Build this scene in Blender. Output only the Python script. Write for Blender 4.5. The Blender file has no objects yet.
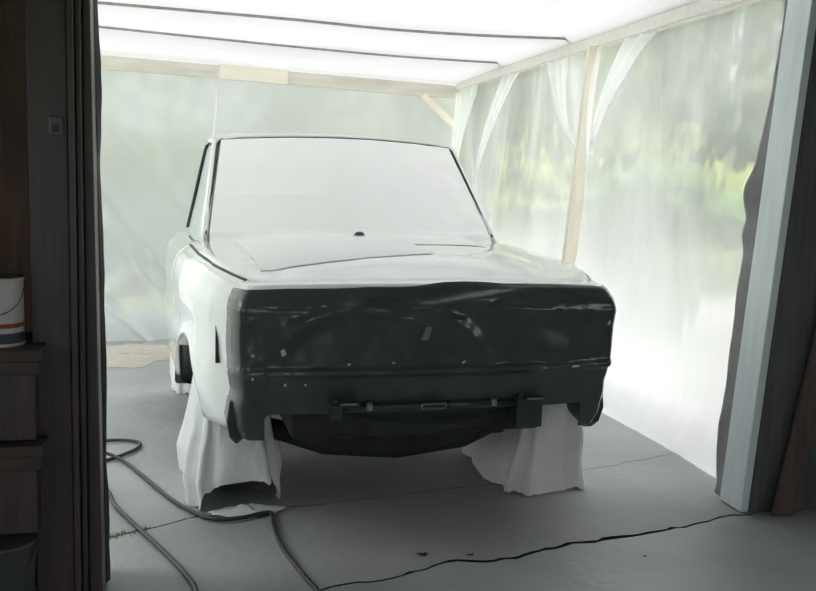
import bpy, bmesh, math, random
from mathutils import Vector, Matrix, noise
R = math.radians
random.seed(7)
sc = bpy.context.scene
COL = sc.collection

# ------------------------------------------------------------------ camera
CAM_H, PITCH, ROLL, F_PX = 1.37, 7.5, 1.774, 950.0
cd = bpy.data.cameras.new('camera'); cam = bpy.data.objects.new('camera', cd); COL.objects.link(cam)
cd.sensor_width = 36.0; cd.lens = F_PX / 816.0 * 36.0; cd.clip_start = 0.05; cd.clip_end = 300
_p, _r = R(PITCH), R(ROLL)
fw = Vector((0, math.cos(_p), -math.sin(_p))); up = Vector((0, math.sin(_p), math.cos(_p))); rt = Vector((1, 0, 0))
rt2 = rt * math.cos(_r) + up * math.sin(_r); up2 = -rt * math.sin(_r) + up * math.cos(_r)
m3 = Matrix((rt2, up2, -fw)).transposed()
cam.matrix_world = Matrix.Translation((0, 0, CAM_H)) @ m3.to_4x4()
sc.camera = cam

# ------------------------------------------------------------------ world, exposure
w = bpy.data.worlds.new('overcast_sky'); sc.world = w; w.use_nodes = True
nt = w.node_tree; nt.nodes.clear()
out = nt.nodes.new('ShaderNodeOutputWorld'); bg = nt.nodes.new('ShaderNodeBackground')
bg.inputs[0].default_value = (0.97, 0.985, 1.0, 1); bg.inputs[1].default_value = 1.45
nt.links.new(bg.outputs[0], out.inputs[0])
sd = bpy.data.lights.new('hazy_sun', 'SUN'); so = bpy.data.objects.new('hazy_sun', sd); COL.objects.link(so)
sd.energy = 0.35; sd.angle = R(20); sd.color = (1.0, 0.97, 0.91)
so.rotation_euler = Vector((-.85, .02, .50)).to_track_quat('Z', 'Y').to_euler(); so.location = (-9, 6, 6)
sc.view_settings.view_transform = 'Standard'; sc.view_settings.look = 'None'
sc.view_settings.exposure = 1.0; sc.view_settings.gamma = 1.0; sc.view_settings.use_curve_mapping = False
sc.cycles.use_denoising = True
sc.cycles.max_bounces = 14; sc.cycles.diffuse_bounces = 6; sc.cycles.transmission_bounces = 10; sc.cycles.transparent_max_bounces = 12
sc.cycles.sample_clamp_indirect = 6.0

# ------------------------------------------------------------------ frames
BYAW = R(13.145)
BX = Vector((math.cos(BYAW), math.sin(BYAW), 0)); BY = Vector((-math.sin(BYAW), math.cos(BYAW), 0))
def B(u, v, z=0.0): return BX * u + BY * v + Vector((0, 0, z))
CYAW = R(15.892); CPOS = Vector((0.104, 3.43, 0))

# ------------------------------------------------------------------ materials
def mat(name): 
    m = bpy.data.materials.new(name); m.use_nodes = True
    return m, m.node_tree, m.node_tree.nodes['Principled BSDF']
def pb(name, col, rough=.6, metal=0, coat=0, var=.0, scale=6, col2=None, bump=0, bscale=40, spec=.5, detail=4, stretch=None, coords='Object'):
    m, t, b = mat(name)
    b.inputs['Base Color'].default_value = (*col, 1); b.inputs['Roughness'].default_value = rough
    b.inputs['Metallic'].default_value = metal; b.inputs['Coat Weight'].default_value = coat
    b.inputs['Coat Roughness'].default_value = .06
    b.inputs['Specular IOR Level'].default_value = spec
    tc = t.nodes.new('ShaderNodeTexCoord'); src = tc.outputs[coords]
    if stretch:
        mp = t.nodes.new('ShaderNodeMapping'); mp.inputs['Scale'].default_value = stretch
        t.links.new(src, mp.inputs[0]); src = mp.outputs[0]
    if var or col2:
        n = t.nodes.new('ShaderNodeTexNoise'); n.inputs['Scale'].default_value = scale; n.inputs['Detail'].default_value = detail
        t.links.new(src, n.inputs['Vector'])
        r = t.nodes.new('ShaderNodeValToRGB')
        c2 = col2 or tuple(c * (1 - var) for c in col)
        r.color_ramp.elements[0].position = .32; r.color_ramp.elements[0].color = (*c2, 1)
        r.color_ramp.elements[1].position = .68; r.color_ramp.elements[1].color = (*col, 1)
        t.links.new(n.outputs[0], r.inputs[0]); t.links.new(r.outputs[0], b.inputs['Base Color'])
    if bump:
        n2 = t.nodes.new('ShaderNodeTexNoise'); n2.inputs['Scale'].default_value = bscale; n2.inputs['Detail'].default_value = 5
        t.links.new(src, n2.inputs['Vector'])
        bp = t.nodes.new('ShaderNodeBump'); bp.inputs['Strength'].default_value = bump; bp.inputs['Distance'].default_value = .02
        t.links.new(n2.outputs[0], bp.inputs['Height']); t.links.new(bp.outputs[0], b.inputs['Normal'])
    return m
def plastic(name, clear=.3, blur=.22, tint=(.93, .97, .95), white=.55, gloss=.06, wscale=3.0, bump=.25, dusty=None):
    """milky polythene: clear part slightly blurred, the rest scatters daylight through"""
    m, t, b = mat(name); t.nodes.remove(b)
    o = t.nodes['Material Output']
    tl = t.nodes.new('ShaderNodeBsdfTranslucent'); tl.inputs[0].default_value = (*tint, 1)
    df = t.nodes.new('ShaderNodeBsdfDiffuse'); df.inputs[0].default_value = (*tint, 1)
    rf = t.nodes.new('ShaderNodeBsdfRefraction'); rf.inputs['Roughness'].default_value = blur; rf.inputs['IOR'].default_value = 1.12
    rf.inputs[0].default_value = (*tint, 1)
    gl = t.nodes.new('ShaderNodeBsdfGlossy'); gl.inputs['Roughness'].default_value = .18
    tc = t.nodes.new('ShaderNodeTexCoord')
    n = t.nodes.new('ShaderNodeTexNoise'); n.inputs['Scale'].default_value = wscale; n.inputs['Detail'].default_value = 5; n.inputs['Distortion'].default_value = .6
    mp = t.nodes.new('ShaderNodeMapping'); mp.inputs['Scale'].default_value = (1, 1, .45)
    t.links.new(tc.outputs['Object'], mp.inputs[0]); t.links.new(mp.outputs[0], n.inputs['Vector'])
    bp = t.nodes.new('ShaderNodeBump'); bp.inputs['Strength'].default_value = bump; bp.inputs['Distance'].default_value = .05
    t.links.new(n.outputs[0], bp.inputs['Height'])
    for s in (tl, df, gl): t.links.new(bp.outputs[0], s.inputs['Normal'])
    m1 = t.nodes.new('ShaderNodeMixShader'); m1.inputs[0].default_value = .28          # translucent / diffuse
    t.links.new(tl.outputs[0], m1.inputs[1]); t.links.new(df.outputs[0], m1.inputs[2])
    m2 = t.nodes.new('ShaderNodeMixShader')                                               # scatter / clear
    mr = t.nodes.new('ShaderNodeMapRange'); mr.inputs[1].default_value = .3; mr.inputs[2].default_value = .7
    mr.inputs[3].default_value = clear * .7; mr.inputs[4].default_value = min(.95, clear * 1.3)
    t.links.new(n.outputs[0], mr.inputs[0]); fac = mr.outputs[0]
    if dusty:                                   # the lower part of the sheet is milkier, less clear
        sp = t.nodes.new('ShaderNodeSeparateXYZ'); t.links.new(tc.outputs['Object'], sp.inputs[0])
        dm = t.nodes.new('ShaderNodeMapRange'); dm.interpolation_type = 'SMOOTHSTEP'
        dm.inputs[1].default_value, dm.inputs[2].default_value = dusty; dm.inputs[3].default_value = .12; dm.inputs[4].default_value = 1
        t.links.new(sp.outputs[2], dm.inputs[0]); mu = t.nodes.new('ShaderNodeMath'); mu.operation = 'MULTIPLY'
        t.links.new(fac, mu.inputs[0]); t.links.new(dm.outputs[0], mu.inputs[1]); fac = mu.outputs[0]
    t.links.new(fac, m2.inputs[0])
    t.links.new(m1.outputs[0], m2.inputs[1]); t.links.new(rf.outputs[0], m2.inputs[2])
    m3_ = t.nodes.new('ShaderNodeMixShader'); m3_.inputs[0].default_value = gloss
    t.links.new(m2.outputs[0], m3_.inputs[1]); t.links.new(gl.outputs[0], m3_.inputs[2])
    t.links.new(m3_.outputs[0], o.inputs['Surface'])
    return m
M = dict(
    paint=pb('silver_white_paint', (.80, .83, .80), .16, 0, 1.0, var=.04, scale=2),
    paper=pb('white_masking_paper', (.93, .93, .91), .42, var=.03, scale=5, bump=.10, bscale=7),
    paper2=pb('pale_hood_paper', (.80, .815, .80), .30, var=.03, scale=4, bump=.06, bscale=6),
    side_paper=pb('grey_window_film', (.50, .57, .55), .35, var=.1, scale=4),
    bag=pb('white_cloth_cover', (.95, .95, .945), .75, var=.12, scale=7, bump=.2, bscale=18),
    black=pb('black_plastic_film', (.078, .098, .098), .27, coat=.3, var=.3, scale=5, bump=.18, bscale=9),
    blackm=pb('black_enamel', (.052, .066, .066), .36, coat=.2, var=.3, scale=9),
    under=pb('underbody_grime', (.034, .042, .042), .7, var=.4, scale=12, bump=.3),
    rubber=pb('black_rubber', (.045, .048, .048), .6, var=.2, scale=20),
    steel=pb('bare_steel', (.55, .57, .56), .28, 1.0, var=.3, scale=25),
    chrome=pb('aerial_steel', (.86, .88, .87), .25, .6),
    concrete=pb('concrete', (.435, .45, .445), .58, var=0, scale=1.6, col2=(.33, .345, .342), bump=.25, bscale=22, detail=8),
    concrete2=pb('damp_concrete', (.43, .46, .46), .45, scale=2.2, col2=(.33, .36, .365), bump=.25, bscale=20, detail=8),
    dirt=pb('joint_dirt', (.022, .022, .02), .95, var=.4, scale=30),
    moss=pb('moss', (.22, .26, .07), .9, var=.4, scale=40),
    beamw=pb('dusty_beam', (.80, .76, .68), .7, scale=3, col2=(.66, .61, .53), stretch=(1, 6, 6)), cleat=pb('fresh_pine', (.93, .87, .74), .6, scale=3, col2=(.90, .83, .69), stretch=(1, 7, 7)),
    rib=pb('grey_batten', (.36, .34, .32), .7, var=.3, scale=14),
    tan=pb('tan_sawdust', (.55, .52, .45), .9, var=.12, scale=20),
    pine=pb('pale_pine', (.90, .85, .75), .6, scale=3, col2=(.84, .77, .65), stretch=(8, 8, 1.2), bump=.1),
    lum=pb('whitewashed_lumber', (.86, .84, .79), .7, scale=3, col2=(.80, .77, .70), stretch=(1.2, 8, 8)),
    brown=pb('dark_brown_paint', (.085, .066, .062), .38, scale=4, col2=(.060, .046, .044), stretch=(14, 14, .8), bump=.15),
    barn=pb('old_brown_boards', (.17, .105, .075), .75, scale=4, col2=(.09, .06, .045), stretch=(9, 9, .9), bump=.25),
    inwall=pb('grey_plaster_board', (.30, .30, .29), .8, var=.15, scale=3),
    darkwall=pb('dark_wall_boards', (.13, .132, .138), .7, scale=4, col2=(.085, .086, .09), stretch=(9, 9, .8), bump=.2),
    plank=pb('brown_plank', (.15, .11, .095), .7, scale=4, col2=(.09, .065, .055), stretch=(9, 9, 1), bump=.15),
    jamb=pb('pale_blue_paint', (.78, .87, .89), .45, var=.08, scale=5, stretch=(6, 6, .8)),
    tar=pb('grey_felt_paper', (.36, .36, .36), .8, var=.2, scale=8, bump=.2),
    shelf=pb('shelf_wood', (.085, .066, .058), .6, scale=4, col2=(.05, .04, .036), stretch=(1, 9, 9)),
    canwhite=pb('can_label', (.62, .62, .60), .4, var=.1),
    canred=pb('can_print', (.30, .05, .05), .4), candark=pb('can_print_dark', (.05, .06, .09), .4),
    pail=pb('grey_pail', (.12, .13, .135), .4, var=.3),
    grass=pb('dry_lawn', (.46, .47, .26), .9, scale=.8, col2=(.30, .36, .17), detail=8, coords='Generated'),
    gravel=pb('pale_gravel', (.62, .61, .56), .9, scale=9, col2=(.52, .51, .46)),
    bark=pb('bark', (.12, .09, .065), .9, var=.4, scale=12),
    leafA=pb('leaf_green', (.20, .34, .08), .6, scale=.9, col2=(.08, .18, .04)),
    leafB=pb('leaf_yellow_green', (.55, .56, .15), .6, scale=.9, col2=(.26, .36, .09)),
    leafC=pb('leaf_dark', (.10, .20, .09), .6, scale=.9, col2=(.05, .11, .06)),
    hose=pb('black_hose', (.035, .036, .036), .45, var=.2, scale=20),
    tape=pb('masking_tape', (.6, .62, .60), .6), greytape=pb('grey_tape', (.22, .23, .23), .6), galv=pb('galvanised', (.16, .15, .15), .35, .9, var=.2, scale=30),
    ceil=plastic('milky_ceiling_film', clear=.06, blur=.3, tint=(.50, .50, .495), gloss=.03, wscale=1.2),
    film=plastic('clear_wall_film', clear=.52, blur=.20, tint=(.96, .965, .96), gloss=.04, wscale=1.5, dusty=(.25, 1.45)),
    filmback=plastic('milky_back_film', clear=.30, blur=.30, tint=(.89, .91, .93), gloss=.04, wscale=1.2),
    filmleft=plastic('dull_left_film', clear=.2, blur=.30, tint=(.74, .755, .745), gloss=.04, wscale=1.2),
    swag=plastic('gathered_film', clear=.32, blur=.2, tint=(.96, .98, .975), gloss=.08, wscale=4),
)
def thin_cloth(m, amt):
    t = m.node_tree; b = t.nodes['Principled BSDF']; tl = t.nodes.new('ShaderNodeBsdfTranslucent'); tl.inputs[0].default_value = (.88, .89, .88, 1)
    mx = t.nodes.new('ShaderNodeMixShader'); mx.inputs[0].default_value = amt
    t.links.new(b.outputs[0], mx.inputs[1]); t.links.new(tl.outputs[0], mx.inputs[2]); t.links.new(mx.outputs[0], t.nodes['Material Output'].inputs['Surface'])
thin_cloth(M['bag'], .10)
# ------------------------------------------------------------------ helpers
class MB:
    def __init__(s): s.v = []; s.f = []
    def add(s, vs, fs):
        o = len(s.v); s.v += [Vector(p) for p in vs]; s.f += [tuple(i + o for i in f) for f in fs]; return s
    def box(s, x0, x1, y0, y1, z0, z1):
        return s.hexa([(x0, y0, z0), (x1, y0, z0), (x1, y1, z0), (x0, y1, z0), (x0, y0, z1), (x1, y0, z1), (x1, y1, z1), (x0, y1, z1)])
    def hexa(s, c):
        return s.add(c, [(0, 3, 2, 1), (4, 5, 6, 7), (0, 1, 5, 4), (1, 2, 6, 5), (2, 3, 7, 6), (3, 0, 4, 7)])
    def grid(s, n, m, fn, skip=None):
        o = [fn(i / n, j / m) for j in range(m + 1) for i in range(n + 1)]
        fs = [(j * (n + 1) + i, j * (n + 1) + i + 1, (j + 1) * (n + 1) + i + 1, (j + 1) * (n + 1) + i)
              for j in range(m) for i in range(n) if not (skip and skip((i + .5) / n, (j + .5) / m))]
        return s.add(o, fs)
    def tube(s, pts, r, n=10, caps=True):
        pts = [Vector(p) for p in pts]; rs = r if isinstance(r, (list, tuple)) else [r] * len(pts)
        vs = []; prev = None
        for i, p in enumerate(pts):
            t = (pts[min(i + 1, len(pts) - 1)] - pts[max(i - 1, 0)]).normalized()
            if prev is None:
                a = t.orthogonal().normalized()
            else:
                a = (prev - t * prev.dot(t)).normalized()
            prev = a; b = t.cross(a)
            for k in range(n):
                q = 2 * math.pi * k / n; vs.append(p + (a * math.cos(q) + b * math.sin(q)) * rs[i])
        fs = [(i * n + k, i * n + (k + 1) % n, (i + 1) * n + (k + 1) % n, (i + 1) * n + k) for i in range(len(pts) - 1) for k in range(n)]
        if caps: fs += [tuple(range(n))[::-1], tuple((len(pts) - 1) * n + k for k in range(n))]
        return s.add(vs, fs)
    def lathe(s, prof, n=28, axis='z', c=(0, 0, 0)):
        vs = []; c = Vector(c)
        for (r, h) in prof:
            for k in range(n):
                q = 2 * math.pi * k / n; a, b = r * math.cos(q), r * math.sin(q)
                vs.append(c + Vector((a, b, h) if axis == 'z' else (h, a, b)))
        fs = [(i * n + k, i * n + (k + 1) % n, (i + 1) * n + (k + 1) % n, (i + 1) * n + k) for i in range(len(prof) - 1) for k in range(n)]
        fs += [tuple(range(n))[::-1], tuple((len(prof) - 1) * n + k for k in range(n))]
        return s.add(vs, fs)
    def build(s, name, m, parent=None, loc=(0, 0, 0), rotz=0, smooth=False, bevel=0, solid=0, recalc=True):
        me = bpy.data.meshes.new(name); L = Vector(loc)
        me.from_pydata([tuple(p - L) for p in s.v] if parent is None else [tuple(p) for p in s.v], [], s.f)
        bm = bmesh.new(); bm.from_mesh(me); bmesh.ops.remove_doubles(bm, verts=bm.verts, dist=1e-5)
        if recalc: bmesh.ops.recalc_face_normals(bm, faces=bm.faces)
        if smooth:
            for f in bm.faces: f.smooth = True
        bm.to_mesh(me); bm.free()
        me.materials.append(m if not isinstance(m, str) else M[m])
        o = bpy.data.objects.new(name, me); COL.objects.link(o)
        if parent is not None: o.parent = parent
        else:
            c, sn = math.cos(rotz), math.sin(rotz)
            o.location = (L.x * c - L.y * sn, L.x * sn + L.y * c, L.z); o.rotation_euler = (0, 0, rotz)
        if bevel:
            md = o.modifiers.new('bevel', 'BEVEL'); md.width = bevel; md.segments = 2; md.limit_method = 'ANGLE'
        if solid:
            md = o.modifiers.new('thickness', 'SOLIDIFY'); md.thickness = solid; md.offset = 0
        return o
def tag(o, label=None, cat=None, group=None, kind=None):
    if label: o['label'] = label
    if cat: o['category'] = cat
    if group: o['group'] = group
    if kind: o['kind'] = kind
    return o
def empty(name, loc, rotz=0):
    o = bpy.data.objects.new(name, None); COL.objects.link(o); o.location = loc; o.rotation_euler = (0, 0, rotz); o.empty_display_size = .1
    return o
def interp(x, T):
    if x <= T[0][0]: return T[0][1]
    for (a, p), (b, q) in zip(T, T[1:]):
        if x <= b:
            t = (x - a) / (b - a); t = t * t * (3 - 2 * t) if False else t
            return p + (q - p) * t
    return T[-1][1]
def sm(a, b, x):
    t = max(0, min(1, (x - a) / (b - a))); return t * t * (3 - 2 * t)
def nz(x, y=0, z=0): return noise.noise(Vector((x, y, z)))
def spline(pts, k=8):
    P = [Vector(p) for p in pts]; o = []
    for i in range(len(P) - 1):
        a, b, c, d = P[max(i - 1, 0)], P[i], P[i + 1], P[min(i + 2, len(P) - 1)]
        for j in range(k):
            t = j / k
            o.append(.5 * ((2 * b) + (c - a) * t + (2 * a - 5 * b + 4 * c - d) * t * t + (3 * b - a - 3 * c + d) * t ** 3))
    return o + [P[-1]]
def booth(mb, name, m, loc, **k): return mb.build(name, m, None, loc=loc, rotz=BYAW, **k)   # mesh given in booth coordinates (u, v, z)

# ================================================================== SETTING: ground, floor, garage shell
g = MB().grid(40, 40, lambda a, b: (-40 + 80 * a, -20 + 90 * b, -.06 - .02 * nz(a * 30, b * 30)))
tag(g.build('ground', 'grass', None, loc=(0, 0, -.06), smooth=True), kind='structure')
gv = MB().grid(30, 60, lambda a, b: (2.62 + (5.2 + .5 * nz(b * 7)) * a, 2.5 + 9.5 * b, -.035 + .012 * nz(a * 40, b * 80)))
tag(booth(gv, 'gravel_strip', M['gravel'], (3, 6, -.05), smooth=True), kind='structure')

# three concrete slabs with jagged joints between them
jointA = [(-2.6, 2.86), (-1.2, 3.13), (-.297, 3.492), (-.176, 3.553), (.046, 3.657), (.282, 3.705), (.9, 3.80), (1.45, 3.92), (1.848, 4.026), (2.036, 4.079), (2.296, 4.18), (2.58, 4.25)]
jointB = [(-2.6, 2.62), (-1.0, 2.75), (.0, 2.84), (.356, 2.93), (.705, 3.01), (.878, 3.10), (1.069, 3.085), (1.4, 3.19), (1.8, 3.26), (2.202, 3.372), (2.62, 3.47), (4.3, 3.55)]
def jag(J, amp, s):
    o = []
    for (a, b), (c, d) in zip(J, J[1:]):
        n = max(2, int(abs(c - a) / .035))
        for i in range(n):
            t = i / n; u = a + (c - a) * t
            o.append((u, b + (d - b) * t + amp * nz(u * 9, s) + amp * .9 * nz(u * 26, s) + amp * .4 * nz(u * 60, s)))
    return o + [J[-1]]
JA, JB = jag(jointA, .018, 1.3), jag(jointB, .030, 8.1)
def cut(J, u0, u1): return [p for p in J if u0 <= p[0] <= u1]
floor = booth(MB().box(-2.65, 4.35, -2.55, 9.6, -.12, -.045), 'floor', M['dirt'], (0, 3, -.12)); tag(floor, kind='structure')
def slab(low, high, m, z=0.0, gap=.006, gf=lambda u: 1):
    """low/high: polylines in u order; quads between (resampled)"""
    def at(J, u):
        for (a, b), (c, d) in zip(J, J[1:]):
            if a <= u <= c: return b + (d - b) * (u - a) / (c - a + 1e-9)
        return J[0][1] if u < J[0][0] else J[-1][1]
    us = [max(low[0][0], high[0][0]) + (min(low[-1][0], high[-1][0]) - max(low[0][0], high[0][0])) * i / 160 for i in range(161)]
    mb = MB()
    n = 161
    L = [(u, at(low, u) + gap * gf(u) * (1 + .8 * nz(u * 6, 3)), z) for u in us]; H_ = [(u, at(high, u) - gap * gf(u) * (1 + .8 * nz(u * 6, 5)), z) for u in us]
    vs = L + H_ + [(a, b, -.045) for a, b, c in L] + [(a, b, -.045) for a, b, c in H_]
    fs = []
    for i in range(n - 1):
        fs += [(i, i + 1, n + i + 1, n + i), (2 * n + i, i + 0, i + 0, i)][:1]
        fs += [(2 * n + i, 2 * n + i + 1, i + 1, i), (n + i, n + i + 1, 3 * n + i + 1, 3 * n + i)]
    mb.add(vs, fs)
    o = mb.build('concrete_slab', m, floor)
    o.location = (0, -3, .12); o.data.materials.append(M['dirt'])
    for p in o.data.polygons:
        if abs(p.normal.z) < .5: p.material_index = 1
    return o
slab(JA, [(-2.6, 9.55), (2.58, 9.55)], M['concrete'], gap=.003, gf=lambda u: 1 - .9 * sm(.2, .8, u))
slab([p for p in JB if p[0] <= 2.58], JA, M['concrete'], -.001, gap=.004, gf=lambda u: 1 - .9 * sm(.2, .8, u) * (1 - sm(9, 10, u)))
slab([(-2.6, -2.5), (4.3, -2.5)], JB, M['concrete2'], -.004, gap=.010, gf=lambda u: .35 + 1.1 * sm(.8, 1.0, u) * (1 - sm(1.6, 2.2, u)))

# garage shell (camera stands inside): dark timber walls
WV0, WV1 = 3.386, 3.545          # inner / outer face of the front wall on the right
def shell(name, mb, m='darkwall', loc=(0, 0, 0), **k): return tag(booth(mb, name, M[m], loc, **k), kind='structure')
def wallu(u0, u1, v0, v1, a, b, z0, z1):      # wall along v with one unseen opening added for fill light, a..b, z0..z1
    return MB().box(u0, u1, v0, a, -.006, 2.75).box(u0, u1, b, v1, -.006, 2.75).box(u0, u1, a, b, -.006, z0).box(u0, u1, a, b, z1, 2.75)
def wallv(v0, v1, u0, u1, a, b, z0, z1):
    return MB().box(u0, a, v0, v1, -.006, 2.75).box(b, u1, v0, v1, -.006, 2.75).box(a, b, v0, v1, z1, 2.75)
shell('wall_left', wallu(-2.60, -2.45, -2.5, 3.12, -1.2, 1.2, .95, 2.05), 'inwall', loc=(-2.5, 0, 0))
shell('wall_right', wallu(4.15, 4.30, -2.5, 3.386, -1.2, 1.2, .95, 2.05), 'inwall', loc=(4.2, 0, 0))
shell('wall_back', wallv(-2.65, -2.5, -2.60, 4.30, -.1, .8, 0, 2.05), 'inwall', loc=(0, -2.55, 0))     # unseen rear door opening, added to let fill light in
shell('ceiling', MB().box(-2.60, 4.30, -2.65, 3.60, 2.75, 2.85), 'inwall', loc=(0, 0, 2.75))
for wn, (u0, a, b) in enumerate(((-2.53, -1.2, 1.2), (4.22, -1.2, 1.2))):  # unseen window frames, added around the fill-light openings
    win = shell('window_%d' % (wn + 1), MB().box(u0 - .03, u0 + .03, a, a + .05, .95, 2.05).box(u0 - .03, u0 + .03, b - .05, b, .95, 2.05).box(u0 - .03, u0 + .03, a, b, .95, 1.0).box(u0 - .03, u0 + .03, a, b, 2.0, 2.05)
        .box(u0 - .02, u0 + .02, (a + b) / 2 - .02, (a + b) / 2 + .02, 1.0, 2.0).box(u0 - .02, u0 + .02, a, b, 1.48, 1.52), 'jamb', loc=(u0, 0, .95))
# right front wall, its edge leaning with the jamb
def lean(z): return 2.275 + .065 * z
shell('wall_front_right', MB().hexa([(lean(0), WV0, 0), (4.15, WV0, 0), (4.15, WV1, 0), (lean(0), WV1, 0), (lean(2.75), WV0, 2.75), (4.15, WV0, 2.75), (4.15, WV1, 2.75), (lean(2.75), WV1, 2.75)]), loc=(3, 3.45, 0))
shell('wall_header', MB().box(-2.45, 2.28, 3.20, 3.36, 2.28, 2.75), m='jamb', loc=(0, 3.3, 2.3))  # unseen header; its pale colour is chosen to bounce light into the booth
shell('wall_siding_left', MB().box(-2.45, -.30, 3.20, 3.22, -.0, 2.28), m='jamb', loc=(-1, 3.2, 0))  # unseen pale siding, added to bounce light onto car and floor
wl = shell('wall_front_left', MB().box(-2.45, -.47, 3.14, 3.20, -.006, 2.75), m='barn', loc=(-1.2, 3.16, 0))
# boards on the left front wall (brown, seen above the shelf)
for i in range(10):
    u1 = -.452 - .155 * i; mbb = MB().box(u1 - .150, u1, 3.118, 3.14, 0, 2.70)
    bo = mbb.build('board', M['barn'], wl, bevel=.003); bo.location = (1.2, -3.16, 0)

# right jamb: pale blue reveal board + grey felt strip outside it, leaning as the wall does
def leanj(z): return 2.236 + .065 * z
jb = shell('trim_1', MB().hexa([(leanj(0), WV0 - .004, .004), (leanj(0) + .036, WV0 - .004, .004), (leanj(0) + .036, WV1, .004), (leanj(0), WV1, .004),
     (leanj(2.7), WV0 - .004, 2.7), (leanj(2.7) + .036, WV0 - .004, 2.7), (leanj(2.7) + .036, WV1, 2.7), (leanj(2.7), WV1, 2.7)]), m='jamb', loc=(2.25, 3.4, 0), bevel=.004)
def felt(a, b):
    z = .012 + 2.6 * b
    bul = .040 * math.exp(-((z - 1.33) / .08) ** 2) + .02 * math.exp(-((z - 1.14) / .05) ** 2)
    edge = .012 * nz(z * 5, 2) - .022 * math.exp(-((z - .05) / .10) ** 2)
    thin = 1 - .75 * sm(1.2, 2.0, z)
    u = leanj(z) + .010 - (.014 * thin + edge + bul) * a; v = WV1 + .004 + .060 * a * thin + .02 * bul * a
    return (u + .004 * nz(z * 14, a * 4), v, z)
fe = shell('trim_2', MB().grid(6, 120, felt), m='tar', loc=(2.25, 3.56, 0), smooth=True, solid=.006)

# left door frame: dark brown jamb boards close to the camera
def vboard(name, u0, u1, v0, v1, m='brown', z1=2.72): return shell(name, MB().box(u0, u1, v0, v1, -.006, z1), m=m, loc=((u0 + u1) / 2, v0, 0), bevel=.004)
tj = vboard('trim_3', -.447, -.338, 2.92, 3.12)
vboard('trim_4', -.336, -.318, 2.905, 3.12)
vboard('trim_5', -.316, -.300, 2.925, 3.12)
shell('trim_6', MB().hexa([(-.298, 2.95, -.006), (-.258, 2.95, -.006), (-.258, 3.14, -.006), (-.298, 3.14, -.006), (-.298, 2.95, 2.72), (-.283, 2.95, 2.72), (-.283, 3.14, 2.72), (-.298, 3.14, 2.72)]), m='brown', loc=(-.28, 2.95, 0), bevel=.004)
# weatherstrip hanging along the outer edge of the frame
ws = MB().grid(2, 90, lambda a, b: (-.258 - .024 * b + .010 * a * (1 + nz(b * 9, 4)) + .003 * nz(b * 30), 3.06 + .02 * a, .02 + 2.6 * b))
shell('trim_7', ws, m='rubber', loc=(-.26, 3.06, 0), solid=.004)
pl = MB().box(-.388, -.350, 2.912, 2.92, 1.437, 1.492).build('strike_plate', M['galv'], tj, bevel=.003); pl.location = (.3925, -2.92, 0)
ph = MB().box(-.378, -.360, 2.909, 2.912, 1.447, 1.470).build('strike_hole', M['rubber'], tj); ph.location = (.3925, -2.92, 0)

# leaning brown plank against the dark right wall
tag(booth(MB().hexa([(2.36, 3.33, .0), (2.45, 3.33, .0), (2.45, 3.355, .0), (2.36, 3.355, .0), (2.62, 3.345, 1.45), (2.71, 3.345, 1.45), (2.71, 3.37, 1.45), (2.62, 3.37, 1.45)]), 'plank', M['plank'], (2.4, 3.34, 0), bevel=.004),
    'brown wooden plank leaning against the dark wall at right', 'plank')

# ================================================================== LEFT SHELVES
def shelf(z, label, u1):
    r = empty('shelf', B(-.70, 3.0, z), BYAW)
    MB().box(-.42, u1 + .70, -.20, .118, -.035, 0).build('shelf_board', M['shelf'], r, bevel=.004)
    MB().box(-.42, u1 + .69, -.185, -.165, -.075, -.035).build('front_lip', M['shelf'], r, bevel=.003)
    MB().box(-.40, u1 + .675, -.16, .115, -.272, -.036).build('riser', M['brown'], r, bevel=.003)
    return tag(r, label, 'shelf', 'shelves beside the door frame')
Z1, Z2 = .835, .555
shelf(Z1, 'upper dark wooden shelf carrying the paint can', -.405)
shelf(Z2, 'lower dark wooden shelf under the paint can shelf', -.405)
can = empty('paint_can', B(-.527, 2.90, Z1), BYAW)
MB().lathe([(.062, 0), (.066, .003), (.066, .008), (.0635, .011), (.0635, .186), (.066, .19), (.066, .197)], 32).build('can_body', M['canwhite'], can, smooth=False)
MB().lathe([(.0642, .055), (.0642, .068)], 32).build('print_band', M['canred'], can)
MB().lathe([(.0642, .010), (.0642, .040)], 32).build('print_band', M['candark'], can)
MB().lathe([(.0655, .197), (.067, .201), (.060, .203), (.058, .199)], 32).build('lid', M['galv'], can)
MB().tube([Vector((.067 * math.cos(t), -.02 - .05 * math.sin(t), .165 - .07 * math.sin(t))) for t in [math.pi * i / 14 for i in range(15)]], .0016, 6).build('bail', M['galv'], can)
tag(can, 'white paint can with red print standing on the upper shelf', 'paint can')
pail = empty('pail', B(-.545, 2.90, 0), BYAW)
MB().lathe([(.085, 0), (.088, .004), (.105, .24), (.110, .243), (.110, .250), (.103, .250)], 32).build('pail_body', M['pail'], pail, smooth=True)
MB().tube([Vector((.108 * math.cos(t), -.02 - .06 * math.sin(t), .235 - .10 * math.sin(t))) for t in [math.pi * i / 14 for i in range(15)]], .003, 6).build('handle', M['galv'], pail)
tag(pail, 'dull grey pail on the floor below the shelves', 'pail')

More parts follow.
